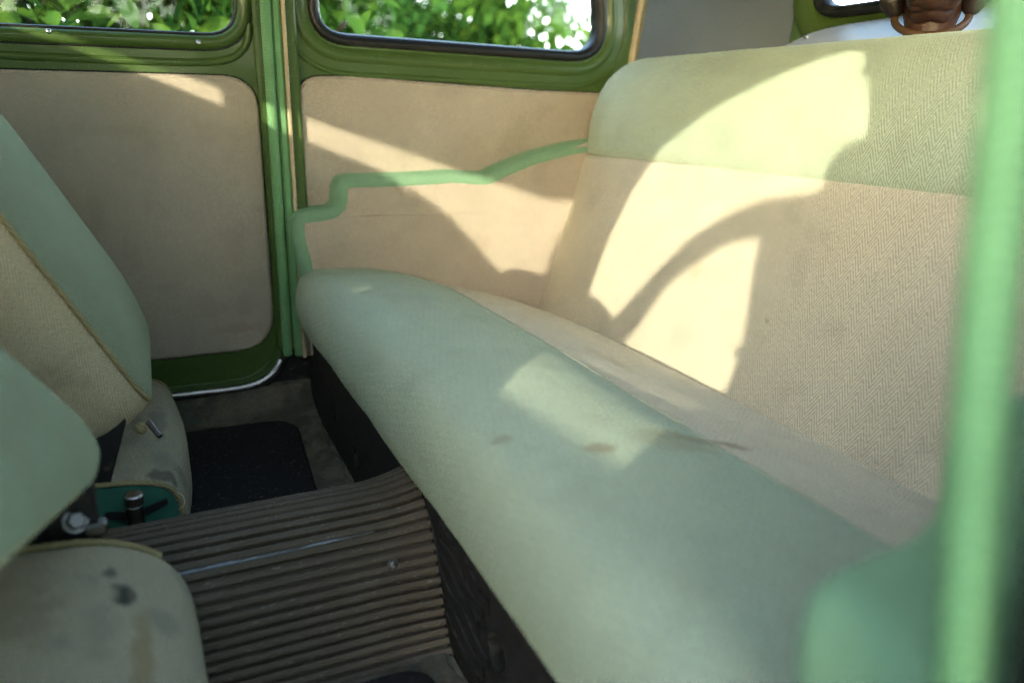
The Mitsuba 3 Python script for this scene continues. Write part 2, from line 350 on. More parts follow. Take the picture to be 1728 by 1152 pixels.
for near in (False, True):
    M = mirror if near else (lambda m: m)
    qwin = rounded([(.236, .109, .06), (.917, .094, .085), (.88, .39, .10), (.25, .39, .07)]) if near else qfar
    Q = CAR + '__quarter_panel'
    # quarter panel steel
    q = add(Q, M(plate(Polygon(q_out, [qwin]), YF, YF + .012, XZ)), 'paint', smooth=20)
    tag(q, ('rear side panel beside the open door' if near else 'green painted rear side panel round the oval side window'))
    # pressed steel reveal round the window, then rubber seal and glass
    ring(qwin, [(.030, YF + .0005), (.026, YF - .004), (.018, YF - .006), (.008, YF - .003), (.0, YF + .004), (-.004, YF + .012)], 'paint', q + '__window_reveal', near)
    ring(qwin, half_round(.010, .0035, 7, .050), 'paint', q + '__pressed_bead', near)
    ring(qwin, [(.002, YF + .006), (.0, YF - .004), (-.008, YF - .008), (-.018, YF - .004), (-.022, YF + .010), (-.022, YF + .026)], 'rubber', q + '__window_seal', near)
    gl = plate(Polygon(qwin).buffer(-.012), 0, 1, XZ)
    v, f = trimesh.creation.triangulate_polygon(Polygon(qwin).buffer(-.014), engine='earcut')
    add(q + '__window_pane', M(trimesh.Trimesh(np.stack(XZ(v[:, 0], v[:, 1], np.full(len(v), YF + .018)), -1), f, process=False)), 'glass', smooth=False)
    # beige fabric panel
    tp = rounded([(.257, -.40, .02), (.95, -.40, .02), (.95, .034, .02), (.75, .037, 0.2), (.36, .054, .2), (.257, .052, .05)], 10)
    add(q + '__trim_panel', M(pad(tp, YF, YF - .009, .006, XZ)), 'trim_beige', smooth=40)
    ring(tp, [(.0022, YF - .0004), (.0012, YF - .002), (.0, YF - .002)], 'rubber', q + '__panel_gap', near)
    # stepped armrest
    yface = 1.445
    arm = [(.240, -.36), (.236, -.288), (.226, -.235), (.226, -.205), (.232, -.192), (.245, -.186), (.290, -.182), (.303, -.178), (.308, -.168), (.309, -.145), (.316, -.130), (.333, -.124),
           (.424, -.124), (.500, -.122), (.540, -.120), (.580, -.124), (.610, -.126), (.650, -.110), (.713, -.088), (.806, -.068), (.86, -.062)]
    arm = np.vstack([resample(arm, 90), [(.86, -.47), (.24, -.47)]])
    A = q + '__armrest'
    a0 = pad(arm, YF - .004, yface - (.059 if near else 0), .014, XZ)
    add(A, M(a0), 'trim_beige', smooth=50)
    tag(A if A in scene else A, 'stepped padded side panel with green bound edge')
    topl = arm[:90]
    nn = normals2(topl, closed=False)
    if nn[45][1] < 0: nn = -nn
    dep = yface - (.059 if near else 0)
    # green bound edge: a broad flattened roll along the stepped outline
    prof = [(.0025, YF - .004), (.0025, dep + .018), (.0012, dep + .009), (-.002, dep + .0035), (-.007, dep + .0004), (-.012, dep - .0008), (-.0195, dep - .0008), (-.0210, dep + .0003), (-.0215, dep + .0015)]
    P = np.array([[np.array([*(topl[i] + nn[i] * o)]) for o, _ in prof] for i in range(90)])
    P3 = np.stack([P[..., 0], np.broadcast_to([d for _, d in prof], P.shape[:2]), P[..., 1]], -1)
    add(A + '__bound_edge', M(grid(P3)), 'binding', smooth=True)
    # crease line stitched across the padding
    if not near:
        add(A + '__stitched_crease', tube([(x, yface + .0002, -.196 - .012 * (x - .3) + .002 * math.sin(9 * x)) for x in np.linspace(.312, .62, 30)], .0011, 5), 'trim_beige', smooth=True)
    # door post: rolled windlace, flat strip and pale edging
    W = CAR + '__door_post'
    zz = np.linspace(-.462, .42, 40)
    lean = lambda z: .008 * (z - .1)
    w = add(W, M(box(*((.212, .236) if near else (.190, .262)), 1.484, 1.5035, -.458, .44, .004)), 'rubber' if near else 'paint', smooth=20)
    tag(w, 'door post with green cloth windlace')
    add(w + '__windlace', M(tube([((.2105 if near else .2085) + lean(z) * (not near), 1.472 + .001 * math.sin(z * 23), z) for z in zz], (.0078 if near else .0088), 14)), 'windlace', smooth=40)
    if near: continue
    add(w + '__cloth_strip', M(box(.2185, .2345, 1.474, 1.486, -.470, .42, .004)), 'windlace', smooth=30)
    add(w + '__pale_edging', M(tube([(.2385 + lean(z) * .6, 1.474, z) for z in np.linspace(-.472, .42, 30)], .0036, 8)), 'pale_trim', smooth=40)

near_jamb = box(.2105, .236, 1.485, 1.515, -.52, .44, .003)
add(CAR + '__door_opening__rubber_jamb', mirror(near_jamb), 'rubber', smooth=20)
add(CAR + '__outer_side', box(-.70, 1.0, 1.520, 1.545, -.75, -.435, .01), 'black_steel', smooth=20)
# armrest labels were given above; now the far door (closed)
D = CAR + '__door'
add(D, plate(Polygon(door_out, [door_win]), YF, YF + .012, XZ), 'paint', smooth=20)
tag(D, 'closed green door on the far side with a beige fabric panel')
ring(door_win, [(.0215, YF + .001), (.020, YF - .005), (.014, YF - .010), (.006, YF - .010), (.0, YF - .005), (-.003, YF + .004), (-.003, YF + .014)], 'paint', D + '__window_frame')
ring(door_win, [(.0235, YF - .0008), (.0215, YF - .0022), (.0195, YF - .0008)], 'rubber', D + '__frame_joint')
ring(door_win, [(-.001, YF + .002), (-.004, YF - .001), (-.007, YF + .004), (-.007, YF + .02)], 'rubber', D + '__window_seal')
v, f = trimesh.creation.triangulate_polygon(Polygon(door_win).buffer(.004), engine='earcut')
add(D + '__window_pane', trimesh.Trimesh(np.stack(XZ(v[:, 0], v[:, 1], np.full(len(v), YF + .016)), -1), f, process=False), 'glass', smooth=False)
bead = spline([(-.58, .071), (-.2, .070), (.02, .068), (.12, .071), (.155, .080), (.176, .100), (.184, .135)], 60)
add(D + '__pressed_bead', sweep(bead, half_round(.013, .006), XZ, closed=False), 'paint', smooth=True)
dp = rounded([(-.57, -.455, .05), (.186, -.452, .075), (.190, .049, .060), (-.57, .049, .04)], 10)
add(D + '__trim_panel', pad(dp, YF, YF - .009, .006, XZ), 'trim_beige', smooth=40)
ring(dp, [(.0022, YF - .0004), (.0012, YF - .002), (.0, YF - .002)], 'rubber', D + '__panel_gap')
for (sx, sz) in ((-.122, .1075), (.098, .1005)):
    s = trimesh.creation.icosphere(2, .0042); s.apply_scale([1, .6, 1]); s.apply_translation([sx, YF - .0105, sz]); add(D + '__screw', s, 'chrome', smooth=True)
low = spline([(.196, -.34), (.198, -.44), (.186, -.487), (.150, -.5135), (.06, -.520), (-.3, -.522)], 50)
add(D + '__lower_bead', sweep(low - np.array([.010, -.008]), half_round(.006, .003), XZ, closed=False), 'paint', smooth=True)
add(D + '__chrome_strip', tube([(a, YF - .006, b - .006) for a, b in low[10:]], .0064, 10), 'chrome', smooth=True)
add(D + '__bottom_seal', tube([(a + .006, YF + .004, b - .014) for a, b in low], .008, 10), 'rubber', smooth=True)
# little dark grip on the door behind the front seat
hnd = m3.Manifold.hull_points(np.array([[-.150 + a, 1.468 + b, -.150 + c] for a, c in ((-.02, .02), (.0, .016), (.010, .004), (.014, -.02), (-.02, -.03)) for b in (0, .025)]))
hm = hnd.to_mesh(); add(D + '__door_grip', trimesh.Trimesh(hm.vert_properties[:, :3], hm.tri_verts), 'rubber', smooth=30)

# floor, sill, heel board
fl = plate(Polygon([(-.95, .11), (.26, .11), (.26, 1.50), (-.95, 1.50)]), -.60, -.585, XY)
F_ = CAR + '__floor'
add(F_, fl, 'floor_felt', smooth=False)
xs = np.linspace(-.9, .252, 60)
prof = [(1.40, -.584), (1.46, -.574), (1.49, -.556), (1.502, -.535), (1.53, -.531), (1.53, -.56)]
P = np.array([[(x, y, z + .003 * math.sin(17 * x + y * 20)) for y, z in prof] for x in xs]); add(F_ + '__sill', grid(P), 'floor_felt', smooth=40)
# ragged felt edge against the heel board
e = np.array([[(.205 + .006 * math.sin(y * 31) + .004 * math.sin(y * 83), y, -.583), (.215 + .005 * math.sin(y * 31), y, -.579), (.236 + .005 * math.sin(y * 47), y, -.577), (.243 + .004 * math.sin(y * 53), y, -.585)] for y in np.linspace(.13, 1.46, 120)])
add(F_ + '__felt_edge', grid(e), 'floor_felt', smooth=60)
H = CAR + '__heel_board'
board = Polygon([(.12, -.60), (1.50, -.60), (1.50, -.415), (.12, -.415)])
from shapely.geometry import Point
for (hy, hz, ra, rb) in ((.556, -.487, .020, .017), (1.11, -.53, .018, .016)):
    board = board.difference(affinity.scale(Point(hy, hz).buffer(1, 16), ra, rb))
for hy in (1.27, 1.36): board = board.difference(Polygon(rounded([(hy - .006, -.53, .005), (hy + .006, -.53, .005), (hy + .006, -.47, .005), (hy - .006, -.47, .005)], 5)))
add(H, plate(board, .248, .262, YZ), 'tar_board', smooth=20)
tag(H, 'black tarred board with oval holes under the bench')
for (hy, hz, ra, rb) in ((.556, -.487, .020, .017), (1.11, -.53, .018, .016)):
    o = np.array([(hy + (ra + .0005) * math.cos(t), hz + (rb + .0005) * math.sin(t)) for t in np.linspace(0, 2 * np.pi, 28, endpoint=False)])
    add(H + '__hole_rim', sweep(o, [(.003, .2475), (.0015, .2455), (-.0005, .2475), (-.0005, .262)], YZ), 'tar_board', smooth=True)
add(CAR + '__seat_well', [box(.262, .95, .12, 1.50, -.60, -.585), box(.94, .955, .12, 1.5, -.6, -.05)], 'black_steel', smooth=20)
# wooden-looking packing layers beside the tunnel
for k in range(6):
    z0 = -.565 + k * .022
    e = np.array([[(.2478, y, z0 - .01), (.2468, y, z0 + .008 + .002 * math.sin(y * 90 + k)), (.2445, y, z0 + .020 + .0035 * math.sin(y * 75 + 2 * k) + .12 * (y - .66)), (.2478, y, z0 + .021 + .0035 * math.sin(y * 75 + 2 * k) + .12 * (y - .66))] for y in np.linspace(.60 - .012 * (k % 3), .715, 40)])
    add(H + '__tar_paper_layer', grid(e), 'tar_board', smooth=40)

# tunnel under a ribbed rubber cover
TUN = CAR + '__tunnel_cover'
sec = spline([(.690, -.590), (.708, -.560), (.722, -.525), (.738, -.490), (.762, -.458), (.790, -.441), (.812, -.437), (.838, -.441), (.866, -.458), (.888, -.490), (.902, -.525), (.916, -.56), (.930, -.59)], 200)
slen = np.r_[0, np.cumsum(np.linalg.norm(np.diff(sec, axis=0), axis=1))]
snor = normals2(sec, closed=False)
if snor[100][1] < 0: snor = -snor
def sec_at(s):
    return np.array([np.interp(s, slen, sec[:, k]) for k in (0, 1)]), np.array([np.interp(s, slen, snor[:, k]) for k in (0, 1)])
XT = np.r_[np.linspace(-.42, .17, 24), np.linspace(.185, .246, 8)]
def tpoint(x, s, h):
    p, n = sec_at(s)
    fl_ = max(0, (x - .175) / .07)
    h = h + .011 * fl_ ** 2 + .0005 * math.sin(x * 13)
    q = p + n * h
    return (x, q[0], q[1])
P = np.array([[tpoint(x, s, -.004) for s in np.linspace(0, slen[-1], 90)] for x in XT])
add(TUN, grid(P), 'rib_rubber', smooth=True, uv=np.array([[(x, s + .0007) for s in np.linspace(0, slen[-1], 90)] for x in XT]).reshape(-1, 2))
tag(TUN, 'brown ribbed rubber cover over the centre tunnel')
nb = 36; pitch = slen[-1] / nb; gap = .0038
for k in range(nb):
    s0, s1 = k * pitch + gap / 2, (k + 1) * pitch - gap / 2
    prof = [(s0, -.0045), (s0 + .0001, .0050), (s0 + .0008, .0058), ((s0 + s1) / 2, .0060), (s1 - .0008, .0058), (s1 - .0001, .0050), (s1, -.0045)]
    P = np.array([[tpoint(x, s, h) for s, h in prof] for x in XT])
    uv = np.array([[(x, s) for s, h in prof] for x in XT]).reshape(-1, 2)
    add(TUN + '__rib', grid(P), 'rib_rubber', smooth=True, uv=uv)
ks = 12
s0 = (ks + 1) * pitch
P = np.array([[tpoint(x, s0 + ds, h) for ds, h in ((-.0020, .0030), (-.001, .0064), (.001, .0064), (.0020, .0030))] for x in np.linspace(-.26, .185, 36)])
add(TUN + '__worn_shine_edge', grid(P), 'worn_shine', smooth=True)
tag(TUN + '__worn_shine_edge', 'pale worn line along one rib with its highlight painted in')
# end lip
P = np.array([[tpoint(.246, s, h) for h in (-.006, .0055)] + [(.250, tpoint(.246, s, .002)[1], tpoint(.246, s, .002)[2])] for s in np.linspace(0, slen[-1], 80)])
add(TUN + '__end_lip', grid(P), 'rubber', smooth=True)
# screw through the cover
pp, nn_ = sec_at(.112)
c0 = np.array([.198, *pp]); nv = np.array([0, *nn_])
add(TUN + '__screw_washer', cyl(c0 + nv * .004, c0 + nv * .0080, .0068, 24, .0008), 'steel', smooth=30)
dome = trimesh.creation.icosphere(3, 1.0).vertices * [.0056, .0056, .0036]
e1 = np.array([1., 0, 0]); e2 = np.cross(nv, e1)
add(TUN + '__screw', trimesh.Trimesh(dome @ np.array([e1, e2, nv]) + c0 + nv * .0080, trimesh.creation.icosphere(3).faces, process=False), 'steel', smooth=True)
for ee in (e1, e2): add(TUN + '__screw_slot', tube([c0 + nv * .0115 - ee * .0026, c0 + nv * .0115 + ee * .0026], .0008, 6), 'rubber', smooth=False)

# rear corner: headliner, rear wall with window, shelf card
LIN = CAR + '__headliner'
# roof sheet: inner lining and outer steel
def roof_z(x, y):
    c = max(0, 1 - ((y - CY) / .72) ** 2)
    base = .405 + .125 * c ** .8
    if x > .55: base -= (.10 + .03 * c) * ((x - .55) / .75) ** 2
    if x < -.2: base -= (.02 + .13 * c) * ((-.2 - x) / .5) ** 2
    return base
ys = np.linspace(.09, 1.52, 31); xr = np.linspace(-.70, 1.30, 40)
add(LIN, grid(np.array([[(x, y, roof_z(x, y)) for y in ys] for x in xr])), 'liner', smooth=True)
add(CAR + '__roof', grid(np.array([[(x, CY + (y - CY) * 1.03, roof_z(x, y) + .028) for y in ys] for x in np.linspace(-.73, 1.34, 40)])), 'paint', smooth=True)
for s in (1, -1):
    cr = spline([(.963, CY + .692), (.99, CY + .689), (1.03, CY + .683), (1.12, CY + .655), (1.20, CY + .60), (1.252, CY + .535)], 24)
    if s < 0: cr[:, 1] = 2 * CY - cr[:, 1]
    P = np.array([[(x, y - s * .045 * max(0, (z - .1)) / .35, z) for z in np.linspace(-.06, .46, 20)] for x, y in cr])
    add(LIN + '__side_lining', grid(P), 'liner', smooth=True)
    y = CY + s * .692
    add(LIN + '__pale_edging', tube([(.9655 + .06 * (z - .1), y - s * (.004 + .1286 * max(0, z - .1)), z) for z in np.linspace(-.05, .40, 24)], .0065, 8), 'pale_trim', smooth=40)
    add(LIN + '__edge_cord', tube([(.9755 + .06 * (z - .1), y - s * (.0055 + .1286 * max(0, z - .1)), z) for z in np.linspace(-.05, .40, 24)], .003, 8), 'piping', smooth=40)
R = CAR + '__rear_wall'
rw_win = rounded([(CY - .495, .180, .10), (CY + .495, .180, .10), (CY + .43, .37, .10), (CY - .43, .37, .10)])
rw = rounded([(CY - .60, -.1, 0), (CY + .60, -.1, 0), (CY + .56, .46, 0), (CY - .56, .46, 0)])
lean_r = lambda a, b, d: (d + .0 * b, a, b)
add(R, plate(Polygon(rw, [rw_win]), 1.258, 1.27, YZ), 'paint', smooth=20)
tag(R, 'green rear wall with the rear window')
add(R + '__window_reveal', sweep(rw_win, [(.062, 1.259), (.058, 1.249), (.045, 1.242), (.02, 1.244), (.002, 1.254), (.0, 1.27)], YZ), 'paint', smooth=True)
add(R + '__window_seal', sweep(rw_win, [(.003, 1.254), (.0, 1.246), (-.010, 1.243), (-.020, 1.250), (-.022, 1.275)], YZ), 'rubber', smooth=True)
v, f = trimesh.creation.triangulate_polygon(Polygon(rw_win).buffer(-.014), engine='earcut')
add(R + '__window_pane', trimesh.Trimesh(np.stack(YZ(v[:, 0], v[:, 1], np.full(len(v), 1.268)), -1), f, process=False), 'glass', smooth=False)
top = [(-.43, .05), (-.432, .085), (-.435, .115), (-.435, .132), (-.428, .147), (-.40, .158), (-.35, .164), (-.25, .168), (-.1, .172), (0, .1725), (.1, .172), (.25, .168), (.35, .164), (.40, .158), (.428, .147), (.435, .132), (.435, .115), (.432, .085), (.43, .05)]
card = np.vstack([spline([(CY + a, b) for a, b in top], 120), [(CY + .42, .015), (CY - .42, .015)]])
CARD = R + '__shelf_card'
add(CARD, pad(card, 1.262, 1.247, .006, lambda a, b, d: (d - 2.0 * (.172 - b), a, b), steps=4), 'card', smooth=40)
tag(CARD, 'pale grey-blue card panel below the rear window')
for yy in (1.209, .401):
    s = trimesh.creation.icosphere(2, .0055); s.apply_scale([.6, 1, 1]); s.apply_translation([1.176, yy, .140]); add(CARD + '_stud', s, 'chrome', smooth=True)
add(CAR + '__rear_shelf', box(.97, 1.25, .15, 1.46, -.02, .0), 'liner', smooth=20)

# front of the car: header, screen posts, glass, dashboard, bonnet, bulkhead
add(CAR + '__screen_header', box(-.725, -.635, .115, 1.495, .308, .42, .012), 'liner', smooth=30)
for s in (0, 1):
    pp_ = [(-.80, .085, -.02), (-.735, .095, .10), (-.675, .108, .20), (-.615, .118, .30), (-.57, .130, .38)]
    m = tube(spline(pp_, 24), .030, 14)
    if s: m = trimesh.Trimesh(m.vertices * [1, -1, 1] + [0, 2 * CY, 0], m.faces[:, ::-1], process=False)
    add(CAR + '__screen_post', m, 'paint', smooth=True)
add(CAR + '__windscreen', grid(np.array([[(-.86 + .16 * t, y, .04 + .30 * t) for t in (0, 1)] for y in (.13, 1.48)])), 'glass', smooth=False)
add(CAR + '__dashboard', box(-.86, -.66, .12, 1.49, -.20, .045, .03), 'paint', smooth=30)
for y_ in (.095, 1.50): add(CAR + '__kick_panel', box(-.96, -.652, y_, y_ + .02, -.60, .06, .004), 'paint', smooth=20)
add(CAR + '__bulkhead', box(-.96, -.945, .11, 1.5, -.60, .04), 'black_steel', smooth=20)
bon = np.array([[(-.86 - 1.05 * t, CY + (u * (.66 - .25 * t)), .04 - .10 * t - .42 * t ** 3 - .10 * u * u) for u in np.linspace(-1, 1, 15)] for t in np.linspace(0, 1, 20)])
add(CAR + '__bonnet', grid(bon), 'paint', smooth=True)
tail = np.array([[(1.27 + .75 * t, CY + u * (.62 - .2 * t), .16 - .75 * t ** 1.8 - .12 * u * u) for u in np.linspace(-1, 1, 15)] for t in np.linspace(0, 1, 20)])
add(CAR + '__rear_body', grid(tail), 'paint', smooth=True)
# near side above the door opening, and its curved front corner
ap = [(-.55, -.52), (-.556, -.10), (-.564, .0), (-.574, .05), (-.557, .116), (-.522, .196), (-.46, .28), (-.381, .341), (-.248, .364), (-.097, .372), (.02, .37), (.081, .362), (.129, .338), (.149, .287), (.165, .202), (.19, .12), (.213, .07), (.213, -.54)]
outl = Polygon([(-.66, -.53), (.212, -.53), (.212, .45), (-.62, .45), (-.66, .36)])
add(CAR + '__door_opening', plate(outl.difference(Polygon(ap)), .085, .125, XZ), 'paint', smooth=25)
tag(CAR + '__door_opening', 'steel frame of the open door on the near side')
# open near door, swung out from its hinge
ha = math.radians(85); hx, hy = np.array([-.60, .10]), 0
def DOOR(s, z, d):
    return hx[0] + s * math.cos(ha) + d * math.sin(ha), hx[1] - s * math.sin(ha) + d * math.cos(ha), z
arc_o = spline([(.060, .0), (.113, .049), (.174, .115), (.256, .202), (.332, .271), (.428, .327), (.506, .346), (.62, .350)], 50)
arc_i = spline([(.098, .0), (.130, .018), (.187, .062), (.251, .153), (.316, .212), (.39, .259), (.478, .283), (.60, .288)], 50)
sash = Polygon(np.vstack([arc_o, [(.72, .33), (.76, .25), (.77, -.02), (.72, -.02), (.715, .22), (.69, .275)], arc_i[::-1]]))
body_d = Polygon(rounded([(.02, .008, .01), (.78, .008, .01), (.80, -.50, .06), (.0, -.52, .06)]))
ND = CAR + '__open_door'
add(ND, plate(body_d, -.02, .03, DOOR), 'paint', smooth=25)
tag(ND, 'near door standing open')
add(ND + '__window_frame', plate(sash, -.012, .016, DOOR), 'paint', smooth=25)
# added board below the header, shaped to trim the sun to a narrow band
SHADE_BOARD = 'added_shade_board'
vz = spline([(.205, .085), (.225, .092), (.285, .115), (.345, .165), (.392, .199), (.458, .222), (.52, .236), (.60, .243), (.70, .252), (.90, .268), (1.2, .270), (1.33, .255)], 60)
add(SHADE_BOARD, plate(Polygon(np.vstack([vz, [(1.35, .03), (.42, .03), (.30, .05), (.21, .05)]])), -.672, -.655, YZ), 'liner', smooth=25)
tag(SHADE_BOARD, 'long unseen board added inside the windscreen to trim the band of sunlight', 'shade board')
SUN_BLOCKER = 'added_sun_blocker'
add(SUN_BLOCKER, [box(-.69, -.675, .698, .765, .235, .32, .005)], 'black_steel', smooth=30)  # added block, unseen: interrupts the sun band on the far door
tag(SUN_BLOCKER, 'dark block added under the windscreen header to cut a gap in the band of sunlight', 'mirror')

# ---------------------------------------------------------------- rear bench
BEN = 'rear_bench'
tag(BEN, 'rear bench seat in pale green and beige herringbone cloth with brown stains', 'bench seat')
cfront = [(.320, -.462), (.280, -.456), (.250, -.436), (.233, -.408), (.222, -.375), (.218, -.345), (.221, -.315), (.235, -.290), (.262, -.278), (.30, -.2765), (.345, -.2780), (.39, -.2845), (.435, -.2957), (.478, -.3112)]
crear = [(.478, -.3112), (.55, -.3335), (.63, -.3585), (.70, -.3835), (.74, -.399), (.78, -.415), (.82, -.44)]
cf = spline(cfront, 46); cb = spline(crear, 22)
def bulge_c(y, L):
    w = np.clip((L - .16) / .12, 0, 1) if len(L) > 30 else 1.0
    return -.003 * np.exp(-((y - 1.05) / .28) ** 2) - .003 * np.exp(-((y - .55) / .25) ** 2) - .019 * w * max(0, (y - 1.12) / .36) ** 2
# v coordinate: distance from the profile's first point
def sheet2(prof, ref, y0, y1, r0, r1, bulge, mat, key, wav, v0, seed, uv_none=False):
    prof = np.asarray(prof); n = normals2(prof, closed=False); k = len(prof) // 2
    s = 1.0 if n[k] @ np.array(ref) > 0 else -1.0
    L = np.r_[0, np.cumsum(np.linalg.norm(np.diff(prof, axis=0), axis=1))]
    n = n * s
    e0 = y0 + r0 * (1 - np.cos(np.linspace(0, np.pi / 2, 12))); e1 = y1 - r1 * (1 - np.cos(np.linspace(0, np.pi / 2, 14)))[::-1]
    yy = np.r_[e0, np.linspace(e0[-1], e1[0], 150)[1:-1], e1]
    P = []
    for y in yy:
        o = 0.0
        if y < y0 + r0: o = r0 * (1 - math.sqrt(max(0, 1 - (1 - (y - y0) / r0) ** 2)))
        if y > y1 - r1: o = r1 * (1 - math.sqrt(max(0, 1 - (1 - (y1 - y) / r1) ** 2)))
        m = bulge(y, L)
        P.append(np.column_stack([prof[:, 0] + n[:, 0] * (m - o), np.full(len(prof), y), prof[:, 1] + n[:, 1] * (m - o)]))
    q = np.array(P).reshape(-1, 3)
    w = (meshkit.fbm(q * 7.0 + seed, 3, seed) - .5) * wav
    nm = np.tile(n, (len(yy), 1)); q[:, 0] += nm[:, 0] * w; q[:, 2] += nm[:, 1] * w
    UV = np.column_stack([np.repeat(yy, len(prof)), v0 + np.tile(L, len(yy))])
    f = gridfaces(len(yy), len(prof))
    if s < 0: f = f[:, ::-1]
    add(key, quads(q, f), mat, smooth=True, uv=UV)
    return q.reshape(len(yy), len(prof), 3), yy

Pf, yy = sheet2(cf, (-.5, 1), .150, 1.484, .03, .045, bulge_c, 'bench_green', BEN + '__cushion', .006, 0.0, 3)
LF = np.linalg.norm(np.diff(cf, axis=0), axis=1).sum()
Pb, _ = sheet2(cb, (0, 1), .150, 1.484, .03, .045, bulge_c, 'bench_beige', BEN + '__cushion_rear_strip', .006, LF, 3)
tag(BEN + '__cushion', 'pale green front of the seat cushion with brown stains')
tag(BEN + '__cushion_rear_strip', 'beige rear strip of the seat cushion')
seam = Pf[4:-4, -1] if abs(Pf[80, -1, 0] - .478) < .03 else Pf[4:-4, 0]
add(BEN + '__cushion_seam', tube(seam + [0, 0, .0002], .0012, 6), 'bench_seam', smooth=True)
lower = [(.712, -.43), (.728, -.408), (.743, -.37), (.757, -.33), (.783, -.243), (.808, -.166), (.8225, -.115), (.8275, -.0985), (.8302, -.0915), (.8350, -.0885)]
upper = [(.8350, -.0885), (.8308, -.0845), (.8312, -.077), (.834, -.06), (.838, -.028), (.846, .005), (.862, .042), (.889, .074), (.93, .097), (.98, .105), (1.03, .098), (1.06, .07), (1.075, .0), (1.08, -.08)]
bl = spline(lower, 40); bu = spline(upper, 44)
def bulge_b(y, L):
    c = (y - CY) / .66
    return .010 * (1 - c * c) - .004 + 0 * L
def bulge_u(y, L):
    c = (y - CY) / .66
    return (.010 * (1 - c * c) - .004) * np.exp(-(L / .09) ** 2) + .008 * np.clip(c - .55, 0, 1) * np.exp(-((L - .06) / .05) ** 2)
Q1, _ = sheet2(bl, (-1, .2), .150, 1.482, .05, .035, bulge_b, 'back_beige', BEN + '__backrest', .005, 0.0, 8)
LB = np.linalg.norm(np.diff(bl, axis=0), axis=1).sum()
Q2, _ = sheet2(bu, (-.3, 1), .150, 1.482, .05, .06, bulge_u, 'back_green', BEN + '__backrest_top', .005, LB, 8)
tag(BEN + '__backrest', 'beige lower backrest'); tag(BEN + '__backrest_top', 'pale green rolled top of the backrest')
sm = Q1[4:-4, -1]
add(BEN + '__backrest_seam', tube(sm + [-.0012, 0, 0], .0014, 6), 'bench_seam', smooth=True)

# ---------------------------------------------------------------- front seats (backs tipped forward)
def block(outline, th, crown, frame, key, mats, keys, pip=.004, rear_only=False, side_bulge=.006, edge=.02):
    """outline (n,2) in the seat's own plane, thickness th; frame(a, b, c) -> xyz"""
    o = resample(outline, 120, closed=True); c = o.mean(0); N = len(o)
    n = normals2(o)
    def face(c0, sgn, mat, k):
        S = [1.0, .99, .97, .94, .90, .84, .76, .66, .5, .3, .1]
        V, U = [], []
        for s in S:
            q = c + (o - c) * s
            h = c0 + sgn * crown * (1 - s ** 3.0) ** .8
            V.append(np.stack(frame(q[:, 0], q[:, 1], np.full(N, h)), -1)); U.append(q)
        V = np.vstack(V + [np.array(frame(np.array([c[0]]), np.array([c[1]]), np.array([c0 + sgn * crown]))).T]); U = np.vstack(U + [c[None]])
        f = gridfaces(len(S), N, cv=True); f = np.vstack([f[:, [0, 1, 2]], f[:, [0, 2, 3]]])
        i = np.arange(N); b = (len(S) - 1) * N
        f = np.vstack([f, np.stack([b + i, np.full(N, len(S) * N), b + (i + 1) % N], 1)])
        if uvworld: U = V[:, :2]
        m = trimesh.Trimesh(V, f if sgn > 0 else f[:, ::-1], process=False)
        return add(k, m, mat, smooth=True, uv=U)
    uvworld = mats.get('world', False)
    face(th / 2, 1, mats['face'], key + keys[0])
    face(-th / 2, -1, mats.get('under', mats['face']), key + keys[3] if len(keys) > 3 else key + keys[0] + '_lining')
    t = np.linspace(-1, 1, 9); L = np.r_[0, np.cumsum(np.linalg.norm(np.diff(np.vstack([o, o[:1]]), axis=0), axis=1))][:-1]
    V = np.array([np.stack(frame(*(o + n * side_bulge * (1 - k * k)).T, np.full(N, k * th / 2)), -1) for k in t])
    U = np.array([np.column_stack([o[:, 0], np.full(N, k * th / 2)]) for k in t])
    add(key + keys[1], quads(V.reshape(-1, 3), gridfaces(9, N, cv=True)), mats['side'], smooth=True, uv=U.reshape(-1, 2))
    for c0 in (th / 2, -th / 2):
        loop = np.stack(frame(*(o + n * .0012).T, np.full(N, c0)), -1)
        ok = mats['pick'](o); st = int(np.argmin(ok)); idx = (np.arange(N) + st) % N; idx = idx[ok[idx]]
        add(key + keys[2], tube(loop[idx], pip, 8), mats['pipe'], smooth=True)

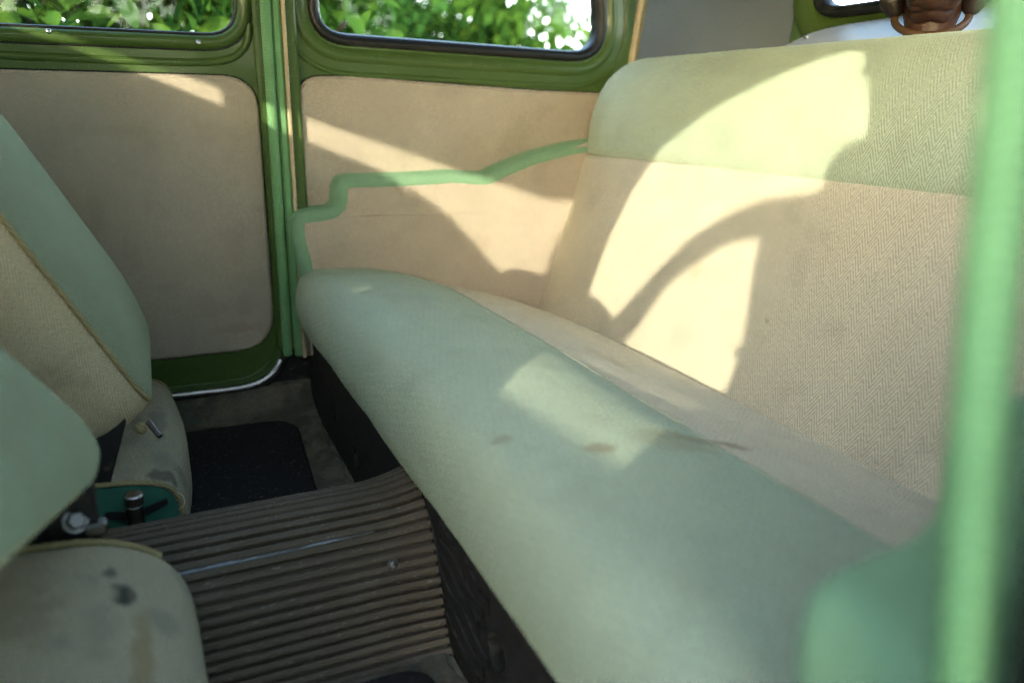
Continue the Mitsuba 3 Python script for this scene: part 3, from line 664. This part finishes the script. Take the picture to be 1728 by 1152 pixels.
def front_seat(key, y0, y1, base, axis, length, th, prof, label, near):
    tag(key, label, 'car seat')
    ax = np.array([axis[0], 0, axis[1]]); ax /= np.linalg.norm(ax)
    nr = np.array([ax[2], 0, -ax[0]])               # rearward / upward face of the tipped back
    base = np.array([base[0], 0, base[1]])
    rs = .12
    if near: lo = [(.12, y0, .05), (.055, y0 + .19, .1), (.004, y1 - .08, .08), (.0, y1, .035)]
    else: lo = [(.0, y0 + .006, .045), (.0, y1, .08)]
    hi = [(length * .6, y1 - .005, .2), (length, y1 - .05, rs), (length, y0 + .05, rs), (length * .6, y0 + .0, .2)]
    o = rounded(lo + hi, 10)
    def frame(a, b, c):
        c = c - th / 2
        return base[0] + a * ax[0] + c * nr[0], b, base[2] + a * ax[2] + c * nr[2]
    inner = y1 if near else y0
    block(o, th, .027, frame, key, {'face': 'seat_green', 'side': 'seat_beige', 'pipe': 'piping', 'pick': lambda q: (np.abs(q[:, 1] - inner) < .03) & (q[:, 0] > (-.01 if not near else .02)) & (q[:, 0] < length * .75)},
          ['__backrest', '__backrest_side', '__backrest_piping', '__backrest_front'], pip=.0031, side_bulge=.004 if near else .014)
    # cushion: cloth over the top and down the back, vinyl side panels edged with piping
    prof = spline(prof, 60)
    mid = (y0 + y1) / 2
    sheet2(prof, (0, 1), y0, y1, .012, .012, lambda y, L: (.004 if near else .016) * (1 - ((y - mid) / (y1 - mid)) ** 2) + 0 * L, 'seat_top', key + '__cushion', .006, 0.0, 5, uv_none=True)
    for yy_, sg in ((y0, -1), (y1, 1)):
        side = Polygon(np.vstack([prof * 1.0, [(prof[0, 0], prof[-1, 1])]])).buffer(-.004)
        add(key + '__side_panel', plate(side, yy_ - sg * .02, yy_ + sg * .001, XZ), 'vinyl', smooth=40)
        add(key + '__cushion_piping', tube([(a, yy_ - sg * .002, b) for a, b in prof if not (near and a > -.028 and sg > 0)], .0030, 8), 'piping', smooth=True)
    for yr in (y0 + .04, y1 - .04):
        add(key + '__runner', box(-.5, -.03, yr - .012, yr + .012, -.583, prof[-1, 1] + .002, .003), 'black_steel', smooth=20)

far_prof = [(-.50, -.44), (-.35, -.424), (-.20, -.426), (-.087, -.432), (-.050, -.437), (-.026, -.445), (-.013, -.460), (-.009, -.49), (-.010, -.52), (-.020, -.548)]
near_prof = [(-.50, -.38), (-.35, -.366), (-.20, -.366), (-.10, -.368), (-.065, -.376), (-.030, -.398), (-.012, -.43), (-.006, -.47), (-.006, -.51), (-.014, -.555)]
front_seat('front_seat', .945, 1.35, (-.028, -.345), (-.453, .891), .53, .115, far_prof, 'far front passenger seat, back tipped forward, beige side and green rear showing', False)
front_seat('front_seat_001', .25, .70, (-.062, -.280), (-.568, .823), .33, .12, near_prof, 'driver seat nearest the camera, green back tipped forward above a dirty stained cushion', True)
for k in ('front_seat', 'front_seat_001'): tag(k, group='front seats')
# back hinges, bolts and the catch pin
def hinge(key, y, a, b, w=.03):
    p, q = np.array(a), np.array(b)
    d = (q - p) / np.linalg.norm(q - p); n = np.array([-d[1], d[0]])
    o = rounded([(*(p + n * w * .5), .01), (*(p - n * w * .6), .01), (*(q - n * w * .7), .012), (*(q + n * w * .7), .012)], 6)
    add(key + '__back_hinge', plate(Polygon(o), y - .003, y + .003, XZ), 'black_steel', smooth=20)
hinge('front_seat', .956, (-.075, -.345), (-.122, -.455), .042)
hinge('front_seat_001', .722, (-.10, -.28), (-.112, -.405), .05)
def hexbolt(key, c, r, h, d=(0, -1, 0)):
    d = np.array(d, float); c = np.array(c, float)
    add(key + '__bolt_washer', cyl(c, c + d * .002, r * 1.35, 20, .0005), 'steel', smooth=30)
    add(key + '__bolt', cyl(c + d * .002, c + d * (h + .002), r, 6, .0015), 'steel', smooth=False)
hexbolt('front_seat_001', (-.0945, .714, -.356), .0082, .007, (.30, -.80, .50))
add('front_seat_001__bolt_plate', box(-.118, -.078, .7155, .7205, -.395, -.325, .002), 'black_steel', smooth=20)
add('front_seat_001__metal_clip', box(-.088, -.070, .708, .722, -.372, -.360, .002), 'steel', smooth=20)
# catch pin standing out of a slit in the vinyl
slit = rounded([(-.093, -.468, .004), (-.060, -.476, .01), (-.024, -.462, .004), (-.024, -.456, .004), (-.058, -.466, .01), (-.093, -.461, .004)], 5)
add('front_seat__vinyl_slit', plate(Polygon(slit), .929, .934, XZ), 'rubber', smooth=20)
add('front_seat__catch_pin', cyl((-.060, .922, -.500), (-.060, .922, -.452), .0092, 20, .0015), 'steel', smooth=30)
add('front_seat__catch_cap', cyl((-.060, .922, -.452), (-.059, .921, -.437), .0105, 20, .002), 'chrome', smooth=30)
add('front_seat__pivot_rod', cyl((-.034, .945, -.360), (-.023, .925, -.372), .0034, 12, .0005), 'steel', smooth=30)
kn = trimesh.creation.icosphere(2, .0065); kn.apply_scale([1, 1, 1.2]); kn.apply_translation([-.043, .945, -.366]); add('front_seat__cloth_knot', kn, 'piping', smooth=True)
add('front_seat__loose_thread', tube(spline([(-.012, .935, -.452), (-.006, .930, -.458), (-.008, .928, -.468), (-.013, .930, -.472)], 14), .0008, 5), 'pale_trim', smooth=True)

# ---------------------------------------------------------------- floor mats
def floor_mat(key, outline, label):
    o = rounded(outline, 10)
    add(key, pad(o, -.584, -.574, .006, XY), 'mat_black', smooth=40)
    tag(key, label, 'floor mat', 'black floor mats')
floor_mat('floor_mat', [(-.5, .96, .03), (.175, .96, .03), (.205, 1.43, .07), (-.5, 1.45, .03)], 'black carpet mat in the far footwell beyond the tunnel')
floor_mat('floor_mat_001', [(-.5, .17, .03), (.212, .17, .03), (.216, .672, .04), (-.5, .672, .03)], 'black carpet mat in the near footwell below the tunnel')

# ---------------------------------------------------------------- dog figurine on the rear shelf
def hullchain(parts, length=.004, smooth_it=8):
    """parts: list of lists of (x,y,z,r) whose spheres are hulled one after another"""
    M = None
    for ch in parts:
        for a, b in (zip(ch[:-1], ch[1:]) if len(ch) > 1 else [(ch[0], ch[0])]):
            s = [m3.Manifold.sphere(q[3], 20).translate(q[:3]) for q in (a, b)]
            h = m3.Manifold.batch_hull(s)
            M = h if M is None else M + h
    M = M.refine_to_length(length)
    k = M.to_mesh()
    t = trimesh.Trimesh(k.vert_properties[:, :3], k.tri_verts)
    t.merge_vertices()
    trimesh.smoothing.filter_taubin(t, iterations=smooth_it)
    return t
DX, DY, DZ = 1.10, .880, -.022
def dog(c, x, y, z, r): return (DX + x, DY + y, DZ + z, r)
P_ = lambda x, y, z, r: (DX + x, DY + y, DZ + z, r)
bodyp = [[P_(.02, 0, .03, .055), P_(.01, 0, .07, .052), P_(.0, 0, .10, .036), P_(.0, 0, .15, .034), P_(.015, 0, .215, .050)],
         [P_(.015, -.035, .05, .035), P_(.015, .035, .05, .035)],
         [P_(.01, -.05, .095, .022), P_(.01, .05, .095, .022)],
         [P_(.0, 0, .215, .044), P_(-.045, 0, .196, .031), P_(-.065, 0, .192, .027)],
         [P_(-.055, -.020, .181, .016), P_(-.05, .020, .181, .016)],
         [P_(-.062, -.022, .189, .017), P_(-.062, .022, .189, .017)],
         [P_(-.03, -.014, .165, .014), P_(-.05, 0, .168, .013), P_(-.03, .014, .165, .014)],
         [P_(-.016, -.014, .158, .013), P_(-.02, .0, .165, .012)], [P_(-.016, .014, .158, .013), P_(-.02, .0, .165, .012)]]
def turn(m, a=math.radians(39)):
    v = np.array(m.vertices) - [DX, DY, 0]; c, q = math.cos(a), math.sin(a)
    return trimesh.Trimesh(np.column_stack([c * v[:, 0] - q * v[:, 1], q * v[:, 0] + c * v[:, 1], v[:, 2]]) + [DX, DY, 0], m.faces, process=False)
DOG = 'dog_figurine'
add(DOG, turn(hullchain(bodyp)), 'dog_brown', smooth=True)
tag(DOG, 'brown toy dog bust with hanging ears and collar on the rear shelf', 'figurine')
for s in (-1, 1):
    ear = [[P_(.01, s * .044, .250, .013), P_(-.006, s * .056, .22, .015), P_(-.010, s * .056, .188, .019), P_(-.010, s * .052, .176, .014)]]
    e = hullchain(ear); e.vertices[:, 0] = (e.vertices[:, 0] - DX) * .8 + DX
    add(DOG + '__ear', turn(e), 'dog_dark', smooth=True)
ct = [(DX - .006 + .050 * math.cos(t), DY + .050 * math.sin(t), DZ + .163 + .030 * math.cos(t)) for t in np.linspace(0, 2 * np.pi, 50)]
add(DOG + '__collar', turn(tube(ct, .0055, 10, caps=False)), 'collar', smooth=True)
nose = trimesh.creation.icosphere(2, .012); nose.apply_scale([.7, 1.2, .8]); nose.apply_translation([DX - .091, DY, DZ + .206]); add(DOG + '__nose', turn(nose), 'rubber', smooth=True)
mouth = spline([(DX - .076, DY - .030, DZ + .178), (DX - .088, DY - .015, DZ + .184), (DX - .093, DY, DZ + .190), (DX - .088, DY + .015, DZ + .184), (DX - .076, DY + .030, DZ + .178)], 30)
add(DOG + '__mouth_line', turn(tube(mouth, .0016, 6)), 'dog_dark', smooth=True)
for s in (-1, 1):
    ey = trimesh.creation.icosphere(2, .007); ey.apply_translation([DX - .035, DY + s * .026, DZ + .236]); add(DOG + '__eye', turn(ey), 'rubber', smooth=True)

# ---------------------------------------------------------------- person beside the open door (casts the shadow on the bench)
def person():
    K = 'person'
    px, py = -.255, -.30
    J = lambda x, y, z, r: (px + x, py + y, z + (.055 if z > -.3 else 0), r)
    parts = [[J(0, 0, -.20, .13), J(0, .0, 0.0, .125), J(0, .0, .14, .12)], [J(-.10, 0, -.18, .10), J(.10, 0, -.18, .10)],
             [J(-.09, 0, .13, .10), J(.09, 0, .13, .10)], [J(-.140, 0, .185, .060), J(.145, 0, .195, .058)], [J(-.055, 0, .250, .05), J(.06, 0, .235, .045)],
             [J(-.165, 0, .165, .055), J(-.186, .0, -.08, .043), J(-.10, .16, -.16, .034), J(.02, .225, -.12, .027)],
             [J(.17, 0, .18, .058), J(.24, .0, -.08, .043), J(.26, .15, -.14, .034), J(.20, .225, -.11, .027)],
             [J(-.09, 0, -.24, .095), J(-.10, .05, -.58, .065), J(-.10, -.02, -.89, .042)], [J(.09, 0, -.24, .095), J(.10, .05, -.58, .065), J(.10, -.02, -.89, .042)],
             [J(-.10, -.03, -.91, .038), J(-.11, .12, -.92, .030)], [J(.10, -.03, -.91, .038), J(.11, .12, -.92, .030)]]
    add(K, hullchain(parts, .02, 6), 'jacket', smooth=True)
    px += .042
    head = [[J(0, 0, .22, .048), J(0, .01, .31, .05)], [J(0, -.01, .43, .068), J(0, .03, .38, .058), J(0, .045, .335, .038)], [J(0, .080, .385, .011), J(0, .10, .365, .012)], [J(-.062, .0, .39, .014), J(.062, .0, .39, .014)]]
    add(K + '__head', hullchain(head, .008, 6), 'skin', smooth=True)
    add(K + '__hair', hullchain([[J(0, -.02, .445, .070), J(0, -.035, .39, .066)]], .01, 4), 'hair', smooth=True)
    px -= .042
    for s, hx_ in ((1, .03), (-1, .19)):
        b = J(hx_ - .0, .235, -.115, .024)
        ch = [[b, (b[0] + s * .04, b[1] + .03, b[2] + .02, .022)]]
        for k in range(4):
            q = (b[0] + s * .045, b[1] + .036 - .008 * k, b[2] + .035 - .019 * k)
            ch.append([(*q, .0095), (q[0] + s * .012, q[1] + .018, q[2], .009), (q[0] + s * .004, q[1] + .030, q[2], .0075)])
        ch.append([(b[0] + s * .01, b[1] + .005, b[2] + .02, .011), (b[0] + s * .03, b[1] - .012, b[2] + .05, .0095), (b[0] + s * .045, b[1] - .012, b[2] + .058, .008)])
        add(K + '__hand', hullchain(ch, .004, 4), 'skin', smooth=True)
    tag(K, 'person in a dark jacket leaning beside the open car door with raised hands', 'person')
person()

# ---------------------------------------------------------------- plants beyond the far side
def leaf_mesh(L, W, bend):
    us = [0, .25, .55, .85, 1.0]; ws = [.03, .75, 1.0, .55, .02]
    V = []
    for u, w in zip(us, ws):
        z = -bend * L * u * u
        V += [(u * L, -w * W / 2, z + .22 * W * w), (u * L, 0, z), (u * L, w * W / 2, z + .22 * W * w)]
    V = np.array(V); f = gridfaces(5, 3)
    return quads(V, f)
def rot(rg, tilt):
    a = rg.uniform(0, 2 * np.pi); b = rg.normal(-.35, tilt); c = rg.normal(0, .5)
    Rz = np.array([[math.cos(a), -math.sin(a), 0], [math.sin(a), math.cos(a), 0], [0, 0, 1]])
    Ry = np.array([[math.cos(b), 0, -math.sin(b)], [0, 1, 0], [math.sin(b), 0, math.cos(b)]])
    Rx = np.array([[1, 0, 0], [0, math.cos(c), -math.sin(c)], [0, math.sin(c), math.cos(c)]])
    return Rz @ Ry @ Rx
def leaves(pts, size, rg, tilt=.6):
    base = leaf_mesh(1, .58, .25); B, Fc = np.array(base.vertices), np.array(base.faces)
    V, F = [], []
    for i, p in enumerate(pts):
        s = size * rg.uniform(.65, 1.25)
        V.append(B @ rot(rg, tilt).T * s + p); F.append(Fc + i * len(B))
    return trimesh.Trimesh(np.vstack(V), np.vstack(F), process=False)

# leafy shrub close behind the far door's window
SH = 'leafy_shrub'
tag(SH, 'broad-leaved green shrub close outside the far door window', 'shrub')
rg = np.random.default_rng(11)
for k in range(10):
    x0 = rg.uniform(-1.5, .5); add(SH + '__stem', tube(spline([(x0, 2.75, -.95), (x0 + rg.normal(0, .1), 2.7, -.2), (x0 + rg.normal(0, .25), 2.6, .5), (x0 + rg.normal(0, .3), 2.55, 1.1)], 16), np.linspace(.014, .004, 16), 6), 'bark', smooth=True)
pts = np.column_stack([rg.uniform(-.42, .42, 260), rg.uniform(2.2, 2.6, 260), rg.uniform(.08, .46, 260)])
for i, p in enumerate(pts):
    add(SH + '__leaf', leaves([p], .085, rg, .5), f'leaf_{i % 3}', smooth=True)
n = 8000
pts = np.column_stack([rg.uniform(-1.3, .64, n), 2.50 + np.abs(rg.normal(0, .26, n)), rg.uniform(-.45, .95, n)])
pts[:, 0] += .12 * np.sin(pts[:, 2] * 5)
add(SH + '__foliage', leaves(pts, .085, rg, .6), 'leaf_0', smooth=True)
tag(SH + '__foliage', kind='stuff')

# tree seen through the rear side window
def tree(key, c, R, n, size, label, seed, base, trunk):
    rg = np.random.default_rng(seed)
    tag(key, label, 'tree')
    c = np.array(c)
    cl = []
    for _ in range(95):
        d = rg.normal(size=3); d /= np.linalg.norm(d)
        cl.append(c + d * np.array(R) * rg.uniform(.35, 1.0) ** .6)
    cl = np.array(cl)
    tr = spline([base, (base[0] + .05, base[1], base[2] + trunk * .5), tuple(c + [0, 0, -.3 * R[2]]), tuple(c + [0, 0, .5 * R[2]])], 24)
    add(key + '__trunk', tube(tr, np.linspace(.16, .03, 24), 9), 'bark', smooth=True)
    for q in cl[:26]:
        s = tr[rg.integers(8, 20)]
        add(key + '__limb', tube(spline([s, (s + q) / 2 + [0, 0, .12], q], 10), np.linspace(.045, .008, 10), 6), 'bark', smooth=True)
    for k in range(3):
        pk = np.vstack([q + rg.normal(size=(n // 95, 3)) * np.array([.30, .30, .22]) for q in cl[k::3]])
        add(key + '__crown' + ('' if k == 0 else f'_{k:03d}'), leaves(pk, size, rg, .7), f'leaf_{k}', smooth=True)
        tag(key + '__crown' + ('' if k == 0 else f'_{k:03d}'), kind='stuff')
tree('garden_tree', (2.0, 7.2, .9), (2.1, 1.4, 1.9), 16000, .12, 'bright green tree filling the rear side window, sky beside it', 21, (1.9, 7.3, -.95), 1.2)
tree('garden_tree_001', (-2.6, 6.6, 1.0), (2.4, 1.5, 2.2), 9000, .14, 'green tree standing behind the shrub outside the far door window', 22, (-2.6, 6.7, -.95), 1.2)
tree('garden_tree_002', (-6.2, .6, 1.6), (1.6, 2.4, 2.6), 5000, .16, 'dense green tree added some metres in front of the car to block sky light', 23, (-6.2, .6, -.95), 1.4)  # added out of view to keep sky light from the windscreen
tree('garden_tree_003', (-6.0, 4.6, 1.5), (1.6, 2.4, 2.6), 5000, .16, 'green tree added in front of the car and to its far side to block sky light', 24, (-6.0, 4.6, -.95), 1.4)  # second unseen tree added to dim the front of the cabin
tree('garden_tree_004', (1.1, -5.0, 1.3), (2.5, 1.0, 2.5), 7000, .16, 'tree added on the near side behind the person to darken the far door', 25, (1.1, -5.0, -.95), 1.4)  # unseen, added to hold sky light off the far door panel
